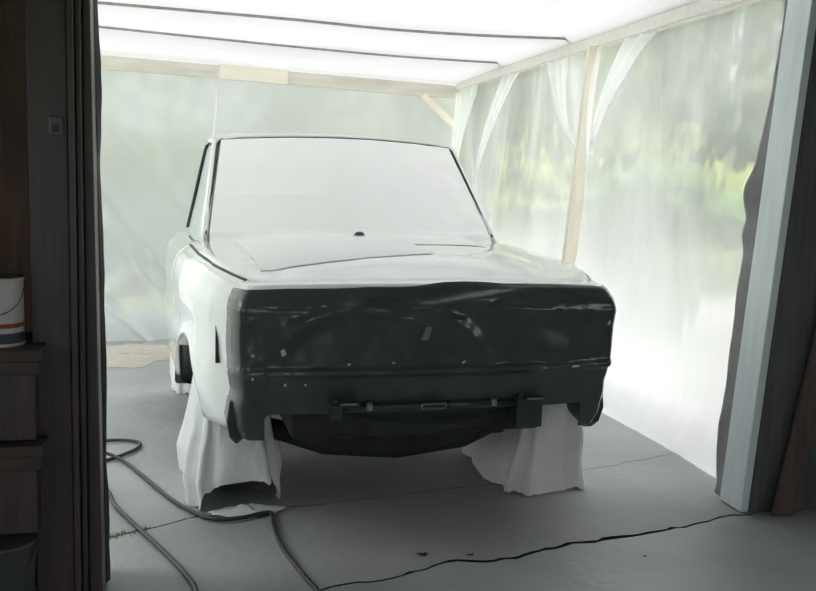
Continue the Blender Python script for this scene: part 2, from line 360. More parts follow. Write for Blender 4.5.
# ================================================================== SPRAY BOOTH FRAME
RW, BV, EH = 2.45, 8.72, 2.18
def lumber(name, label, p, q, wd, dp, m='pine', cat='post', group=None):
    """square timber from p to q in booth coordinates"""
    p, q = Vector(p), Vector(q); t = (q - p).normalized()
    a = t.cross(Vector((0, 0, 1))); a = (Vector((1, 0, 0)) if a.length < .2 else a).normalized(); b = t.cross(a).normalized()
    c = [p + a * sx * wd / 2 + b * sy * dp / 2 for sx, sy in ((-1, -1), (1, -1), (1, 1), (-1, 1))] + [q + a * sx * wd / 2 + b * sy * dp / 2 for sx, sy in ((-1, -1), (1, -1), (1, 1), (-1, 1))]
    return tag(booth(MB().hexa(c), name, M[m], p, bevel=.003), label, cat, group)
lumber('wooden_post', 'pale pine post standing midway along the right sheet wall', (2.365, 5.79, 0), (2.425, 5.56, 2.16), .085, .045)
lumber('wooden_post', 'pale pine post at the far right corner of the booth', (2.50, BV + .02, -.04), (2.50, BV + .02, 2.10), .07, .07)
lumber('wooden_post', 'pale pine post at the far left corner of the booth', (-.98, BV + .02, -.04), (-.98, BV + .02, 2.10), .07, .07)
lumber('wooden_post', 'pine post beside the felt edged door jamb', (2.50, 3.66, -.04), (2.50, 3.66, 2.16), .07, .07)
lumber('eaves_beam', 'white wrapped eaves beam running along the right side', (2.46, 3.60, 2.215), (2.46, BV + .1, 2.165), .10, .09, 'lum', 'beam')
lumber('eaves_beam', 'eaves beam along the left side of the booth', (-1.0, 3.60, 2.28), (-1.0, BV + .1, 2.24), .09, .09, 'lum', 'beam')
lumber('back_beam', 'long wooden beam across the back of the booth', (-1.0, BV - .06, 2.212), (2.41, BV - .06, 2.100), .045, .115, 'beamw', 'beam')
lumber('cleat', 'bright pine cleat board nailed to the back beam', (.26, BV - .105, 2.175), (.86, BV - .105, 2.155), .03, .125, 'cleat', 'board')
lumber('corner_brace', 'short diagonal pine brace under the back beam', (2.10, BV - .07, 2.06), (2.40, BV - .07, 1.80), .03, .06, 'cleat', 'brace')
def batten(pts, label):  # dark strip standing in for the shadow where film folds over joists
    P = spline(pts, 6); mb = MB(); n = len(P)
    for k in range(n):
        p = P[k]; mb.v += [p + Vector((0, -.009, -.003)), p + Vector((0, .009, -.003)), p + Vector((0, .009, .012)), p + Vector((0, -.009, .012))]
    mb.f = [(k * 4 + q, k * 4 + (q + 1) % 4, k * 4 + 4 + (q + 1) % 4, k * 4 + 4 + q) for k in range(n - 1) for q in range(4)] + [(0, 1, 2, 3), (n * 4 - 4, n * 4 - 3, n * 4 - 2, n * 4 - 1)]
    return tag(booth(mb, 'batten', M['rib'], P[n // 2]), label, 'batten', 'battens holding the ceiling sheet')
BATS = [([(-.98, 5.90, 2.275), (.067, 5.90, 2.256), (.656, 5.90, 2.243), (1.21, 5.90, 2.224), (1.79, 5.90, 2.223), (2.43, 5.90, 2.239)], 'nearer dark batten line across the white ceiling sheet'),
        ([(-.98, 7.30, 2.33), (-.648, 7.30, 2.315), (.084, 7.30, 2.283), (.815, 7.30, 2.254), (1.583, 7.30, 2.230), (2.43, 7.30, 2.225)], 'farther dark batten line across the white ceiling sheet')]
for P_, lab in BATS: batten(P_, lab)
for i, (v, lab) in enumerate([(4.5, 'nearest rafter above the ceiling sheet'), (6.15, 'middle rafter above the ceiling sheet'), (7.50, 'rear rafter above the ceiling sheet')]):
    lumber('rafter', lab, (-1.05, v, 2.495), (2.46, v, 2.385), .035, .085, 'lum', 'rafter', 'rafters over the booth')

# ================================================================== PLASTIC SHEETS
def ceilf(a, b):
    u = -1.02 + 3.445 * a; v = 3.50 + 5.20 * b
    ridge = max(math.exp(-((v - rv) / .16) ** 2) for rv in (4.5, 5.90, 7.30))
    zr = interp(v, [(3.5, 2.31), (5.9, 2.256), (7.3, 2.245), (8.78, 2.175)]); zl = interp(v, [(3.5, 2.34), (5.9, 2.30), (7.3, 2.345), (8.78, 2.31)]); base = zl + (zr - zl) * a ** .8
    sag = .04 * math.sin(math.pi * a) ** .5 * (1 - sm(.85, 1, b))
    z = base - sag * (1 - ridge) * (1.1 + .5 * nz(u, v)) + .012 * nz(u * 2.2, v * 2.2, 5) + .01
    er = sm(.97, 1, a); z = z * (1 - er) + (2.245 - .0097 * (v - 3.6) - .02) * er
    eb = sm(.975, 1, b); z = z * (1 - eb) + (2.25 - .12 * a) * eb
    return (u, v, z)
tag(booth(MB().grid(110, 130, ceilf), 'ceiling_sheet', M['ceil'], (.7, 6, 2.2), smooth=True), 'milky white plastic sheet sagging under the rafters', 'plastic sheet')
def rightf(a, b):
    v = 3.62 + (BV - 3.62) * a; z = .0 + 2.16 * (1 - b)
    fold = 0
    for (v0, s, am) in ((3.9, .10, .03), (4.5, .13, .035), (5.1, .09, .03), (5.62, .14, .05), (6.4, .12, .035), (7.1, .12, .04), (7.9, .12, .05), (8.5, .10, .05)):
        d = v - v0 - .25 * b * math.sin(v0 * 3.1); sp = s * (1 + 2.2 * b)
        fold += am * math.exp(-(d / sp) ** 2) * (1 - .55 * b)
    bil = .05 * math.sin(math.pi * min(1, b * 1.1)) * nz(v * .8, b * 2, 2)
    foot = .05 * sm(.90, 1, b)
    return (RW - .01 - fold * (.4 + .6 * sm(0, .15, b)) + bil - foot + .008 * nz(v * 9, z * 3, 7) + .004 * nz(v * 22, z * 12, 1), v, z + .004)
tag(booth(MB().grid(220, 90, rightf), 'wall_sheet', M['film'], (RW, 6, 0), smooth=True), 'clear plastic sheet hung along the right side with trees behind', 'plastic sheet', 'sheets around the booth')
def backf(a, b):
    u = -1.0 + 3.44 * a; zt0 = 2.27 - .12 * a; z = zt0 * (1 - b)
    # the loose lower half is swept forward over the floor at the left
    fwd = (1.28 * sm(.25, 1.0, b) ** 1.0) * (1 - .35 * sm(.0, .75, a))
    fold = 0
    for (c, k, am, sg) in ((-.55, 1.32, .050, .055), (-1.75, 1.10, .07, .04), (-.95, 1.2, .03, .05), (.25, 1.1, .03, .07)):
        # diagonal tension folds, running down to the right
        d = (z - (1.21 - (u + .752) * k * .9)) - (c + .55) * .65
        fold += am * math.exp(-(d / sg) ** 2) * (1 - sm(.3, .75, a))
    return (u, BV - .02 - fwd - fold + .03 * nz(u * 1.6, z * 1.4, 3) + .008 * nz(u * 7, z * 5, 9), z + .006)
tag(booth(MB().grid(120, 110, backf), 'wall_sheet', M['filmback'], (.7, BV, 0), smooth=True), 'milky plastic sheet across the back, swept forward onto the floor', 'plastic sheet', 'sheets around the booth')
def leftf(a, b):
    v = 3.62 + (BV - 3.62) * a; z = 2.23 * (1 - b)
    return (-1.0 + .05 * nz(v * 1.5, z) + .04 * math.sin(v * 5 + z) * (1 - b * .5) + .03 * b, v, z + .004)
tag(booth(MB().grid(120, 50, leftf), 'wall_sheet', M['filmleft'], (-1, 6, 0), smooth=True), 'milky plastic sheet along the left side behind the dark door frame', 'plastic sheet', 'sheets around the booth')
# gathered swags where the right sheet is tied back to its posts
def swag(label, A, A2, T, wid, seed):
    """fan of folds from eaves edge A..A2 down to the tie point T (booth coordinates v, z)"""
    def fn(a, b):
        va = A[0] + (A2[0] - A[0]) * a; za = A[1] + (A2[1] - A[1]) * a
        vt = T[0] + (a - .5) * wid; zt_ = T[1]
        s = b ** .8
        return (RW - .035 - .045 * math.sin(math.pi * b) - .022 * math.sin(a * 15 + seed) * (1 - .5 * b), va + (vt - va) * s, za + (zt_ - za) * b - .05 * math.sin(math.pi * b))
    return tag(booth(MB().grid(36, 30, fn), 'gathered_swag', M['swag'], (RW - .04, T[0], T[1]), smooth=True), label, 'plastic sheet', 'gathered folds of the right sheet')
swag('gathered plastic fold falling to the pine post from its far side', (6.32, 2.13), (5.98, 2.13), (5.70, 1.50), .05, 1)
swag('gathered plastic fold falling to the pine post from its near side', (5.18, 2.14), (4.74, 2.14), (5.53, 1.50), .05, 4)
swag('gathered plastic fold hanging in the far right corner', (8.45, 2.12), (7.95, 2.12), (8.55, 1.15), .10, 2)
swag('gathered plastic fold slanting toward the car roof at far right', (7.25, 2.13), (6.85, 2.13), (8.0, 1.15), .10, 6)
lumber('sill_board', 'low dark sill board along the foot of the right sheet', (2.47, 4.10, .012), (2.47, BV, .012), .03, .024, 'barn', 'board')  # thin dark strip where the sheet meets the floor

# ================================================================== CAR
car = empty('car', CPOS, CYAW)
tag(car, 'silver-white old sedan with black masked front end inside the plastic booth', 'car')
HW = [(.0, .715), (.12, .737), (.3, .803), (.5, .845), (.9, .875), (1.3, .89), (2.0, .90), (2.8, .885), (3.3, .85), (3.6, .79)]
ZT = [(.0, .915), (.12, .938), (.3, .955), (.6, .972), (1.4, .985), (2.0, .965), (2.8, .935), (3.3, .91), (3.6, .87)]
WF, WR, AR = .76, 2.76, .355
def shx(y): return .022 * (1 - sm(.05, .9, y))
def hw(y): return interp(y, HW)
def zt(y): return interp(y, ZT)
def zb(y):
    b = .40 if y < WF else .41
    if y > WR: b = .42
    for c in (WF, WR):
        d = abs(y - c)
        if d < AR: b = max(b, .31 + math.sqrt(AR * AR - d * d) * .98)
    return b
def side_pt(s, y, k):
    """k in 0..1 from the inner top edge over the crown to the sill"""
    h, t, b = hw(y), zt(y), zb(y); sh = shx(y)
    top = [(.205, .010), (.12, .014), (.065, -.002), (.026, -.040), (.006, -.095), (0, -.17)]
    n = 6; kk = k * 14
    if kk <= 5:
        i = min(4, int(kk)); f = kk - i; a, c = top[i], top[i + 1]
        return (sh + s * (h - (a[0] + (c[0] - a[0]) * f)), y, t - .012 * (1 - sm(.125, .2, y)) + a[1] + (c[1] - a[1]) * f)
    f = (kk - 5) / 9; z0 = t - .17
    z = z0 + (b - z0) * f
    dz = max(0, (z0 - z)); tuck = .035 * (1 - sm(.13, .40, y)) * sm(.10, .20, dz) + .012 * math.sin(min(1, dz / .2) * math.pi) + .20 * max(0, dz - .22) ** 1.6
    return (sh + s * (h - tuck), y, z)
for s in (-1, 1):
    for nm, y0, y1, n in (('fender', .125, 1.262, 40), ('door', 1.270, 2.33, 22), ('quarter_panel', 2.338, 3.58, 40)):
        o = MB().grid(28, n, lambda a, b, s=s, y0=y0, y1=y1: side_pt(s, y0 + (y1 - y0) * b, a)).build(nm, M['paint'], car, smooth=True, solid=.012)
        if nm == 'fender' and s == -1:
            MB().box(-.772, -.752, .247, .254, .64, .78).build('side_marker_slot', M['rubber'], o)
        if nm == 'door':
            MB().box(s * .86 - .02, s * .86 + .02, 2.10, 2.25, .80, .82).build('door_handle', M['steel'], o, bevel=.004)
# hood and cowl
def hoodf(a, b):
    y = .105 + 1.22 * b; w_ = hw(y) - .085; x = -w_ + 2 * w_ * a; q = abs(2 * a - 1)
    crown = .040 * (1 - q ** 2.2) * sm(0, .35, b); dip = -.012 * math.exp(-((q - .78) / .08) ** 2) * sm(0, .3, b)
    lip = -.016 * (1 - sm(0, .06, b))
    return (x + shx(y), y, zt(y) + .012 + crown + dip + lip)
for s in (-1, 1):
    MB().tube([(shx(y) + s * (hw(y) - .079), y, zt(y) + .008) for y in (.2, .24, .3, .5, .7, .9, 1.1, 1.3)], .0055, 6).build('hood_gap_seal', M['rubber'], car)
hood = MB().grid(48, 40, hoodf).build('hood', M['paint'], car, smooth=True, solid=.014)
def cowlf(a, b):
    y = 1.334 + .085 * b; w_ = hw(y) - .21; x = -w_ + 2 * w_ * a; q = abs(2 * a - 1)
    return (x, y, zt(y) + .006 + .034 * (1 - q ** 2.2) + .012 * b)
cowl = MB().grid(30, 4, cowlf).build('cowl', M['paint'], car, smooth=True)
# wiper pivots on the cowl
for x in (.0,):
    wp = MB().lathe([(.026, 0), (.020, .008), (.008, .013)], 12, c=(x + .005, 1.305, 1.050)).build('wiper_pivot', M['rubber'], car)
# front end: surface following the header panel, grille recess, valance
XZ = [(.36, .745), (.42, .778), (.50, .780), (.56, .772), (.62, .782), (.70, .788), (.86, .788), (.90, .782), (.93, .765), (.96, .735)]
PROF = [(.155, .952), (.085, .956), (.060, .951), (.042, .936), (.024, .910), (.008, .882), (.003, .858), (.005, .83), (.012, .78), (.016, .70), (.018, .655), (.006, .640), (.006, .628), (.022, .612), (.034, .56), (.050, .51), (.070, .462), (.085, .40), (.09, .365)]
def prof(t):
    t = max(0, min(1, t)) * (len(PROF) - 1); i = min(len(PROF) - 2, int(t)); f = t - i
    return PROF[i][0] + (PROF[i + 1][0] - PROF[i][0]) * f, PROF[i][1] + (PROF[i + 1][1] - PROF[i][1]) * f
def front(s, t, off=0):
    y, z = prof(t); X = interp(z, XZ); q = abs(s)
    z -= .012 * q ** 3 * (1 - sm(.2, .4, t)) - .006
    yc = .10 * max(0, (q - .93) / .07) ** 2.4
    yb = .045 * q * q
    x = .022 + s * X * .962
    n = Vector((s * sm(.90, 1, q) * .9, -1, .9 * (1 - sm(.05, .28, t)))).normalized()
    return Vector((x, y + yc + yb, z)) + n * off
TB = 16 / 18
fp = MB().grid(70, 54, lambda a, b: front(2 * a - 1, b), skip=lambda a, b: b > TB - .04 and abs(2 * a - 1) < .88).build('front_panel', M['paint'], car, smooth=True)
# central lower valance under the grille, and hanging fender ends
def tipf(sx):
    x0, x1 = (.655, .765) if sx > 0 else (-.730, -.645)
    mb = MB()
    sec = []
    for z, e in ((.52, 0), (.44, .002), (.38, .014), (.350, .036)):
        c = (x0 + x1) / 2 + .012 * sx * (0 if z > .45 else 1); h = (x1 - x0) / 2 - e
        sec.append([(c - h, .135 + e, z), (c + h, .135 + e, z), (c + h, .30 - e, z + .02), (c - h, .30 - e, z + .02)])
    vs = [p for r_ in sec for p in r_]
    fs = [(i * 4 + k, i * 4 + (k + 1) % 4, (i + 1) * 4 + (k + 1) % 4, (i + 1) * 4 + k) for i in range(3) for k in range(4)] + [(0, 1, 2, 3), (12, 13, 14, 15)]
    return mb.add(vs, fs).build('fender_end', M['blackm'], car, bevel=.008)
tipf(-1); tipf(1)
# bumper brackets, latch plate, bolts, stone shield
for x0, x1, zz in ((-.385, -.275, .525), (.335, .450, .520)):
    b_ = MB().box(x0, x1, -.015, .10, zz - .004, zz + .004).box(x0 + .01, x1 - .06 if x0 < 0 else x1, .02, .10, zz - (.06 if x0 < 0 else .115), zz - .004).build('bumper_bracket', M['blackm'], car, bevel=.004)
    MB().box(x0 + .035, x1 - .012, -.018, -.008, zz + .003, zz + .009).build('bracket_edge', M['steel'], b_)
    MB().lathe([(.012, 0), (.012, .010), (.008, .014)], 8, c=(x0 + .02, .02, zz + .004)).build('bolt', M['blackm'], b_)
lt = MB().box(-.045, .055, .005, .06, .498, .520).build('latch_plate', M['blackm'], car, bevel=.003)
MB().tube([(-.04, .0, .517), (.05, .0, .517), (.052, .0, .509), (.05, .0, .501), (-.04, .0, .501), (-.042, .0, .509), (-.04, .0, .517)], .0035, 6).build('latch_wire', M['steel'], lt)
MB().tube([(-.34, .04, .500), (0, .03, .505), (.40, .04, .500)], .014, 10).build('mounting_bar', M['blackm'], car, smooth=True)
for x in (-.235, .25):
    MB().lathe([(.014, -.01), (.014, .012), (.009, .018)], 8, c=(x, .025, .507)).build('bolt', M['steel'], car)
def shieldf(a, b):
    x = -.56 + 1.12 * a; q = abs(2 * a - 1 - .08)
    zlow = .285 + .17 * sm(.05, .95, q)
    return (x, .085 + .14 * b + .03 * q, .475 + (zlow - .475) * b + .01 * nz(x * 6, b * 4))
MB().grid(40, 12, shieldf).build('stone_shield', M['under'], car, smooth=True, solid=.01)
MB().tube([(-.56, .60, .30), (-.30, .52, .235), (0, .50, .215), (.30, .52, .235), (.56, .60, .30)], [.04, .05, .055, .05, .04], 12).build('crossmember', M['under'], car, smooth=True)
MB().box(-.42, .42, .30, 1.12, .30, .37).box(-.74, .74, 1.16, 2.38, .40, .46).box(-.55, .55, 2.38, 3.45, .40, .46).build('floor_pan', M['under'], car, bevel=.02)
MB().box(-.50, .50, .14, .60, .36, .80).build('radiator_support', M['under'], car, bevel=.02)
MB().lathe([(.11, 0), (.15, .05), (.16, .13)], 20, c=(.05, .95, .20)).build('oil_pan', M['under'], car)
# tail
def tailf(a, b):
    s = 2 * a - 1; X = interp(.9 - .55 * b, [(.35, .72), (.7, .80), (.9, .77)])
    return (s * X, 3.575 + .06 * (1 - s ** 4) + .03 * math.sin(b * 3.1), .885 - .50 * b)
MB().grid(24, 12, tailf).build('tail_panel', M['paint'], car, smooth=True)
def deckf(a, b):
    y = 2.95 + .66 * b; w_ = hw(y) - .2; x = -w_ + 2 * w_ * a; q = abs(2 * a - 1)
    return (x, y, zt(y) + .01 + .02 * (1 - q ** 2))
MB().grid(24, 14, deckf).build('trunk_lid', M['paint'], car, smooth=True)
# cabin
GB, GT = (.735, 1.385, 1.035), (.640, 1.86, 1.497)          # windshield base / top corner (half width, y, z)
def glass(a, b, off=0):
    hwid = GB[0] + (GT[0] - GB[0]) * b; s = 2 * a - 1
    y = GB[1] + (GT[1] - GB[1]) * b - .055 * (1 - s * s); z = GB[2] + (GT[2] - GB[2]) * b + .030 * (1 - s * s) * (.3 + .7 * b)
    n = Vector((0, -.69, .72)); return Vector((s * hwid, y, z)) + n * off
MB().grid(30, 16, lambda a, b: glass(a, b, -.012)).build('windshield', M['side_paper'], car, smooth=True)
seal = [glass(0, b) for b in (0, .2, .4, .6, .8, .96)] + [glass(a, 1.0) for a in (.012, .04, .1, .2, .3, .4, .5, .6, .7, .8, .9, .96, .988)] + [glass(1, b) for b in (.96, .8, .6, .4, .2, 0)]
MB().tube(seal, .0075, 8).build('windshield_seal', M['rubber'], car, smooth=True)
def rooff(a, b):
    s = 2 * a - 1; y0 = glass(a, 1).y - .004; y = y0 + (2.80 - y0) * b
    w_ = .655 + .02 * math.sin(b * 3) - .03 * b
    z = glass(a, 1).z + .008 + .030 * math.sin(min(1, b * 1.6) * math.pi / 2) - .055 * max(0, b - .5) ** 2 * 4 * .6
    z -= .022 * max(0, abs(s) - .86) / .14
    return (s * w_, y, z)
MB().grid(36, 24, rooff).build('roof', M['paint'], car, smooth=True, solid=.012)
for s in (-1, 1):
    MB().tube([(s * .742, 1.375, .99), (s * .735, 1.42, 1.05), (s * .690, 1.66, 1.285), (s * .652, 1.87, 1.485)], [.026, .024, .020, .018], 10).build('pillar', M['paint'], car, smooth=True)
    MB().tube([(s * .652, 1.87, 1.49), (s * .656, 2.2, 1.502), (s * .65, 2.55, 1.495), (s * .63, 2.80, 1.47)], .016, 8).build('drip_rail', M['paint'], car, smooth=True)
    cor = [(s * .745, 1.46, .985), (s * .757, 2.52, .97), (s * .655, 2.45, 1.47), (s * .652, 1.90, 1.475)]
    MB().grid(8, 8, lambda a, b: (Vector(cor[0]) * (1 - a) + Vector(cor[1]) * a) * (1 - b) + (Vector(cor[3]) * (1 - a) + Vector(cor[2]) * a) * b).build('side_window', M['side_paper'], car, smooth=True)
    MB().tube([(s * .765, 2.53, .995), (s * .742, 2.52, 1.10), (s * .700, 2.49, 1.30), (s * .668, 2.46, 1.45), (s * .662, 2.38, 1.475)], .009, 8).build('window_seal', M['rubber'], car, smooth=True)
    c2 = [(s * .75, 2.54, .965), (s * .72, 3.10, .955), (s * .62, 2.80, 1.47), (s * .655, 2.47, 1.485)]
    MB().grid(8, 8, lambda a, b: (Vector(c2[0]) * (1 - a) + Vector(c2[1]) * a) * (1 - b) + (Vector(c2[3]) * (1 - a) + Vector(c2[2]) * a) * b).build('rear_pillar', M['paint'], car, smooth=True, solid=.01)
c3 = [(-.71, 3.06, .95), (.71, 3.06, .95), (.615, 2.79, 1.475), (-.615, 2.79, 1.475)]
MB().grid(12, 6, lambda a, b: (Vector(c3[0]) * (1 - a) + Vector(c3[1]) * a) * (1 - b) + (Vector(c3[3]) * (1 - a) + Vector(c3[2]) * a) * b).build('rear_window', M['side_paper'], car, smooth=True)
an = MB().tube([(-.752, 1.345, .98), (-.744, 1.36, 1.05), (-.708, 1.50, 1.30), (-.676, 1.62, 1.55), (-.648, 1.74, 1.87)], [.008, .0075, .007, .0065, .006], 8).build('antenna', M['chrome'], car, smooth=True)
MB().lathe([(.02, 0), (.018, .012), (.008, .022)], 14, c=(-.752, 1.345, .978)).build('antenna_base', M['rubber'], an)
# wheels
for x, y in ((-.70, WF), (.70, WF), (-.70, WR), (.70, WR)):
    s = 1 if x > 0 else -1
    o = MB().lathe([(.19, -.085), (.255, -.095), (.285, -.085), (.300, -.06), (.302, 0), (.300, .06), (.285, .085), (.255, .095), (.19, .085)], 36, 'x', (x, y, .303)).build('wheel', M['rubber'], car, smooth=True)
    MB().lathe([(.192, -.07), (.185, -.03), (.12, -.005 + .03), (.05, .045), (.045, .075), (.0, .078)] if s > 0 else [(.192, .07), (.185, .03), (.12, -.025), (.05, -.045), (.045, -.075), (.0, -.078)], 28, 'x', (x, y, .303)).build('rim', M['steel'], o, smooth=True)

# masking paper on the windshield
def paperf(a, b):
    p = glass(.012 + .976 * a, max(.0, -.16 + 1.145 * b), .010 + .002 * nz(a * 7, b * 5))
    lowb = max(0, .16 - 1.145 * b)                     # the foot of the paper lies over the cowl
    if lowb > 0:
        yy = p.y - .62 * lowb; q = min(1, abs(p.x) / (hw(yy) - .085)); zz = zt(yy) + .017 + .040 * (1 - q ** 2.2) - .012 * math.exp(-((q - .78) / .08) ** 2); k_ = sm(0, .05, lowb)
        p = Vector((p.x, yy, p.z * (1 - k_) + zz * k_))
    p += Vector((0, -.5, .5)) * (.004 * math.exp(-((b - .15 - .01 * nz(a * 5)) / .012) ** 2) + .004 * math.exp(-((b - .46 - .02 * nz(a * 3)) / .014) ** 2) * sm(0, .1, a) * (1 - sm(.3, .4, a)))
    p += Vector((0, -.01, .01)) * nz(a * 14, b * 9, 3) * sm(.72, 1, a) * .5
    return p
pm = MB().grid(90, 60, paperf)
CM = Matrix.Translation(CPOS) @ Matrix.Rotation(CYAW, 4, 'Z')
def carthing(mb, name, m, loc, label, cat, group=None, **k):
    o = mb.build(name, m, None, loc=loc, rotz=CYAW, **k)
    o.location = CM @ Vector(loc); o.rotation_euler = (0, 0, CYAW)
    return tag(o, label, cat, group)
carthing(pm, 'masking_paper', M['paper'], (0, 1.6, 1.03), 'white masking paper taped over the whole windshield', 'masking paper', smooth=True)
def hoodpaper(a, b):
    x = -.60 + 1.16 * a
    yf = .30 + .34 * a + .36 * sm(.645, .655, a) + .008 * nz(a * 9); y = 1.26 + (yf - 1.26) * b
    q = min(1, abs(x - shx(y)) / (hw(y) - .085)); bb = (y - .105) / 1.22
    z = zt(y) + .012 + .040 * (1 - q ** 2.2) * sm(0, .35, bb) - .012 * math.exp(-((q - .78) / .08) ** 2) * sm(0, .3, bb)
    return (x, y, z + .0088 + .0008 * nz(x * 6, y * 6, 2))
carthing(MB().grid(140, 40, hoodpaper), 'masking_paper', M['paper2'], (0, .9, .98), 'pale paper sheet with a stepped front edge lying on the hood', 'masking paper', smooth=True, solid=.001)
# black sheet taped over the front end
def topedge(s): # how far up over the lip the sheet reaches (profile parameter)
    return .165 - .030 * sm(-.15, .05, s) - .012 * sm(-.45, -.35, s) + .018 * sm(.55, .9, s) + .006 * nz(s * 6)
def maskf(a, b):
    s = 2 * a - 1; t0 = topedge(s); t = t0 + (TB - .01 + .115 * sm(.83, .87, abs(s)) * (1 - .35 * sm(.95, 1, abs(s))) - t0) * b
    wr = 0
    for (s0, t1, ang, am, wd) in ((-.3, .35, .55, .012, .035), (.1, .42, .9, .012, .04), (.12, .25, -.35, .014, .03), (.35, .3, .3, .010, .05), (-.65, .4, -.8, .008, .04), (.6, .5, .5, .009, .05)):
        d = (t - t1) - (s - s0) * math.tan(ang) * .5; l = (s - s0) + (t - t1) * .5
        wr += 1.5 * am * math.exp(-(d / wd) ** 2 - (l / .22) ** 2)
    fine = .0035 * nz(s * 9, t * 12, 4) + .002 * nz(s * 25, t * 26, 8)
    p = front(s, t, .008 + (wr + fine) * sm(0, .12, b))
    # bunched up flap of the sheet at the middle of the top edge
    p += Vector((0, -.3, 1)) * .010 * math.exp(-((s - .12) / .18) ** 2) * (1 - sm(.0, .15, b))
    return p
mk = MB().grid(150, 90, maskf, skip=lambda a, b: False)
mo = carthing(mk, 'black_masking_sheet', M['black'], (0, .0, .4), 'glossy black plastic sheet masking the front end of the car', 'masking sheet', smooth=True)
# pale flecks on the black sheet; the large grey one is a painted reflection
def onmask(s, t):
    return front(s, t, .016) - Vector((0, 0, .4))
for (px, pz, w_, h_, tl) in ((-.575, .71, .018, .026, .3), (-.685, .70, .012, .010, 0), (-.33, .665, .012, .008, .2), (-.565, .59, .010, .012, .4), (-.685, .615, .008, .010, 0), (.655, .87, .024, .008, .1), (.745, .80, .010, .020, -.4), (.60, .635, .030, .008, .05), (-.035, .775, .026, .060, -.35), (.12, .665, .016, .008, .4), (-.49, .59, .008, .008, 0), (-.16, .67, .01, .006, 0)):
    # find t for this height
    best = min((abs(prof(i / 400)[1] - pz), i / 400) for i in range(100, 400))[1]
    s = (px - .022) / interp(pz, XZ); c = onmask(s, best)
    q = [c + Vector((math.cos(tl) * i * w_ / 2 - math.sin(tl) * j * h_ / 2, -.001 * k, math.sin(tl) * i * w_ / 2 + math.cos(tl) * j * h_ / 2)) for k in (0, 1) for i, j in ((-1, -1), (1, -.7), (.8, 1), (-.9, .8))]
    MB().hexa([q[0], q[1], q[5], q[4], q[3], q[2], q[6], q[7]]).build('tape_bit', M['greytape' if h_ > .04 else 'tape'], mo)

# covers hung over the wheels
def cover(name, label, cx, cy, levels, seed, hole=None, hemz=None, amp=.02, n=160, m=80):
    """levels: (z, rx, ry, dx, dy)"""
    def L(z, k): return interp(z, [(l[0], l[k]) for l in sorted(levels)])
    z1 = max(l[0] for l in levels)
    def fn(a, b):
        q = 2 * math.pi * a; hz_ = hemz(a) if hemz else 0; z = z1 * (1 - b) + hz_ * b + .004
        rx, ry, dx, dy = L(z, 1), L(z, 2), L(z, 3), L(z, 4)
        cq, sq = math.cos(q), math.sin(q)
        e = .44; X = math.copysign(abs(cq) ** e, cq); Y = math.copysign(abs(sq) ** e, sq)
        fo = amp * (.08 + 1.1 * b) * (math.sin(q * 9 + seed + 2.0 * nz(q, b * 1.5, seed)) * .55 + nz(cq * 3, sq * 3 + seed, b * 1.8) * 1.1 + .5 * nz(cq * 8, sq * 8, b * 4 + seed))
        hem = .018 * (nz(cq * 4, sq * 4, seed + 3) + .6 * nz(cq * 11, sq * 11, seed)) * sm(.85, 1, b)
        return (cx + dx + X * (rx + fo), cy + dy + Y * (ry + fo), max(.004, z + max(0, hem)))
    mb = MB().grid(n, m, fn, skip=hole)
    # closed top
    top = [fn(k / n, 0) for k in range(n)]; o = len(mb.v)
    mb.v += [Vector(p) for p in top] + [Vector((cx + L(z1, 3), cy + L(z1, 4), z1 + .01))]
    mb.f += [(o + k, o + (k + 1) % n, o + n) for k in range(n)]
    return carthing(mb, name, M['bag'], (cx, cy, 0), label, 'cloth cover', 'covers over the wheels', smooth=True)
# angle 0 = +x (image right), 0.75 = -y (towards the camera)
cover('wheel_cover', 'white cloth cover over the front wheel nearest the hose, black tyre showing below', -.672, .76,
      [(.0, .185, .345, .0, -.01), (.12, .195, .345, -.005, -.01), (.30, .160, .32, .0, 0), (.48, .138, .29, .0, 0), (.62, .10, .18, .0, 0)], 1.7,
      hemz=lambda a: .105 * sm(.655, .69, a) * (1 - sm(.86, .94, a)) * (.72 + .35 * sm(.66, .78, a) + .10 * math.sin(a * 60)))
cover('wheel_cover', 'crumpled white cloth cover over the front wheel on the right', .700, .76,
      [(.0, .200, .36, -.02, -.02), (.06, .190, .35, -.015, -.02), (.18, .165, .335, .0, 0), (.36, .145, .31, .010, 0), (.50, .130, .27, .0, 0), (.62, .10, .18, .0, 0)], 4.2, amp=.026)
cover('wheel_cover', 'white cloth cover over the rear wheel with dark tyre exposed', -.705, WR,
      [(.0, .150, .34, .0, 0), (.30, .140, .32, .0, 0), (.50, .12, .27, .0, 0), (.62, .10, .18, .0, 0)], 2.6,
      amp=.010, hole=lambda a, b: (.595 < a < .80 and .52 < b < .90))
# torn skirt of cover lying on the floor in front of the near tyre
def scrap(a, b):
    q = 2 * math.pi * a; r = b; x = -.63 + .15 * r * math.cos(q) * (1 + .3 * nz(math.cos(q) * 2, math.sin(q) * 2)); y = .395 + .060 * r * math.sin(q) * (1 + .4 * nz(math.cos(q) * 3, 5))
    return (x, y, .006 + .022 * (1 - r * r) * (.6 + nz(x * 22, y * 22)) + .003)
carthing(MB().grid(48, 10, scrap), 'cloth_scrap', M['bag'], (-.63, .40, 0), 'crumpled grey cloth scrap on the floor before the near front tyre', 'cloth', smooth=True)

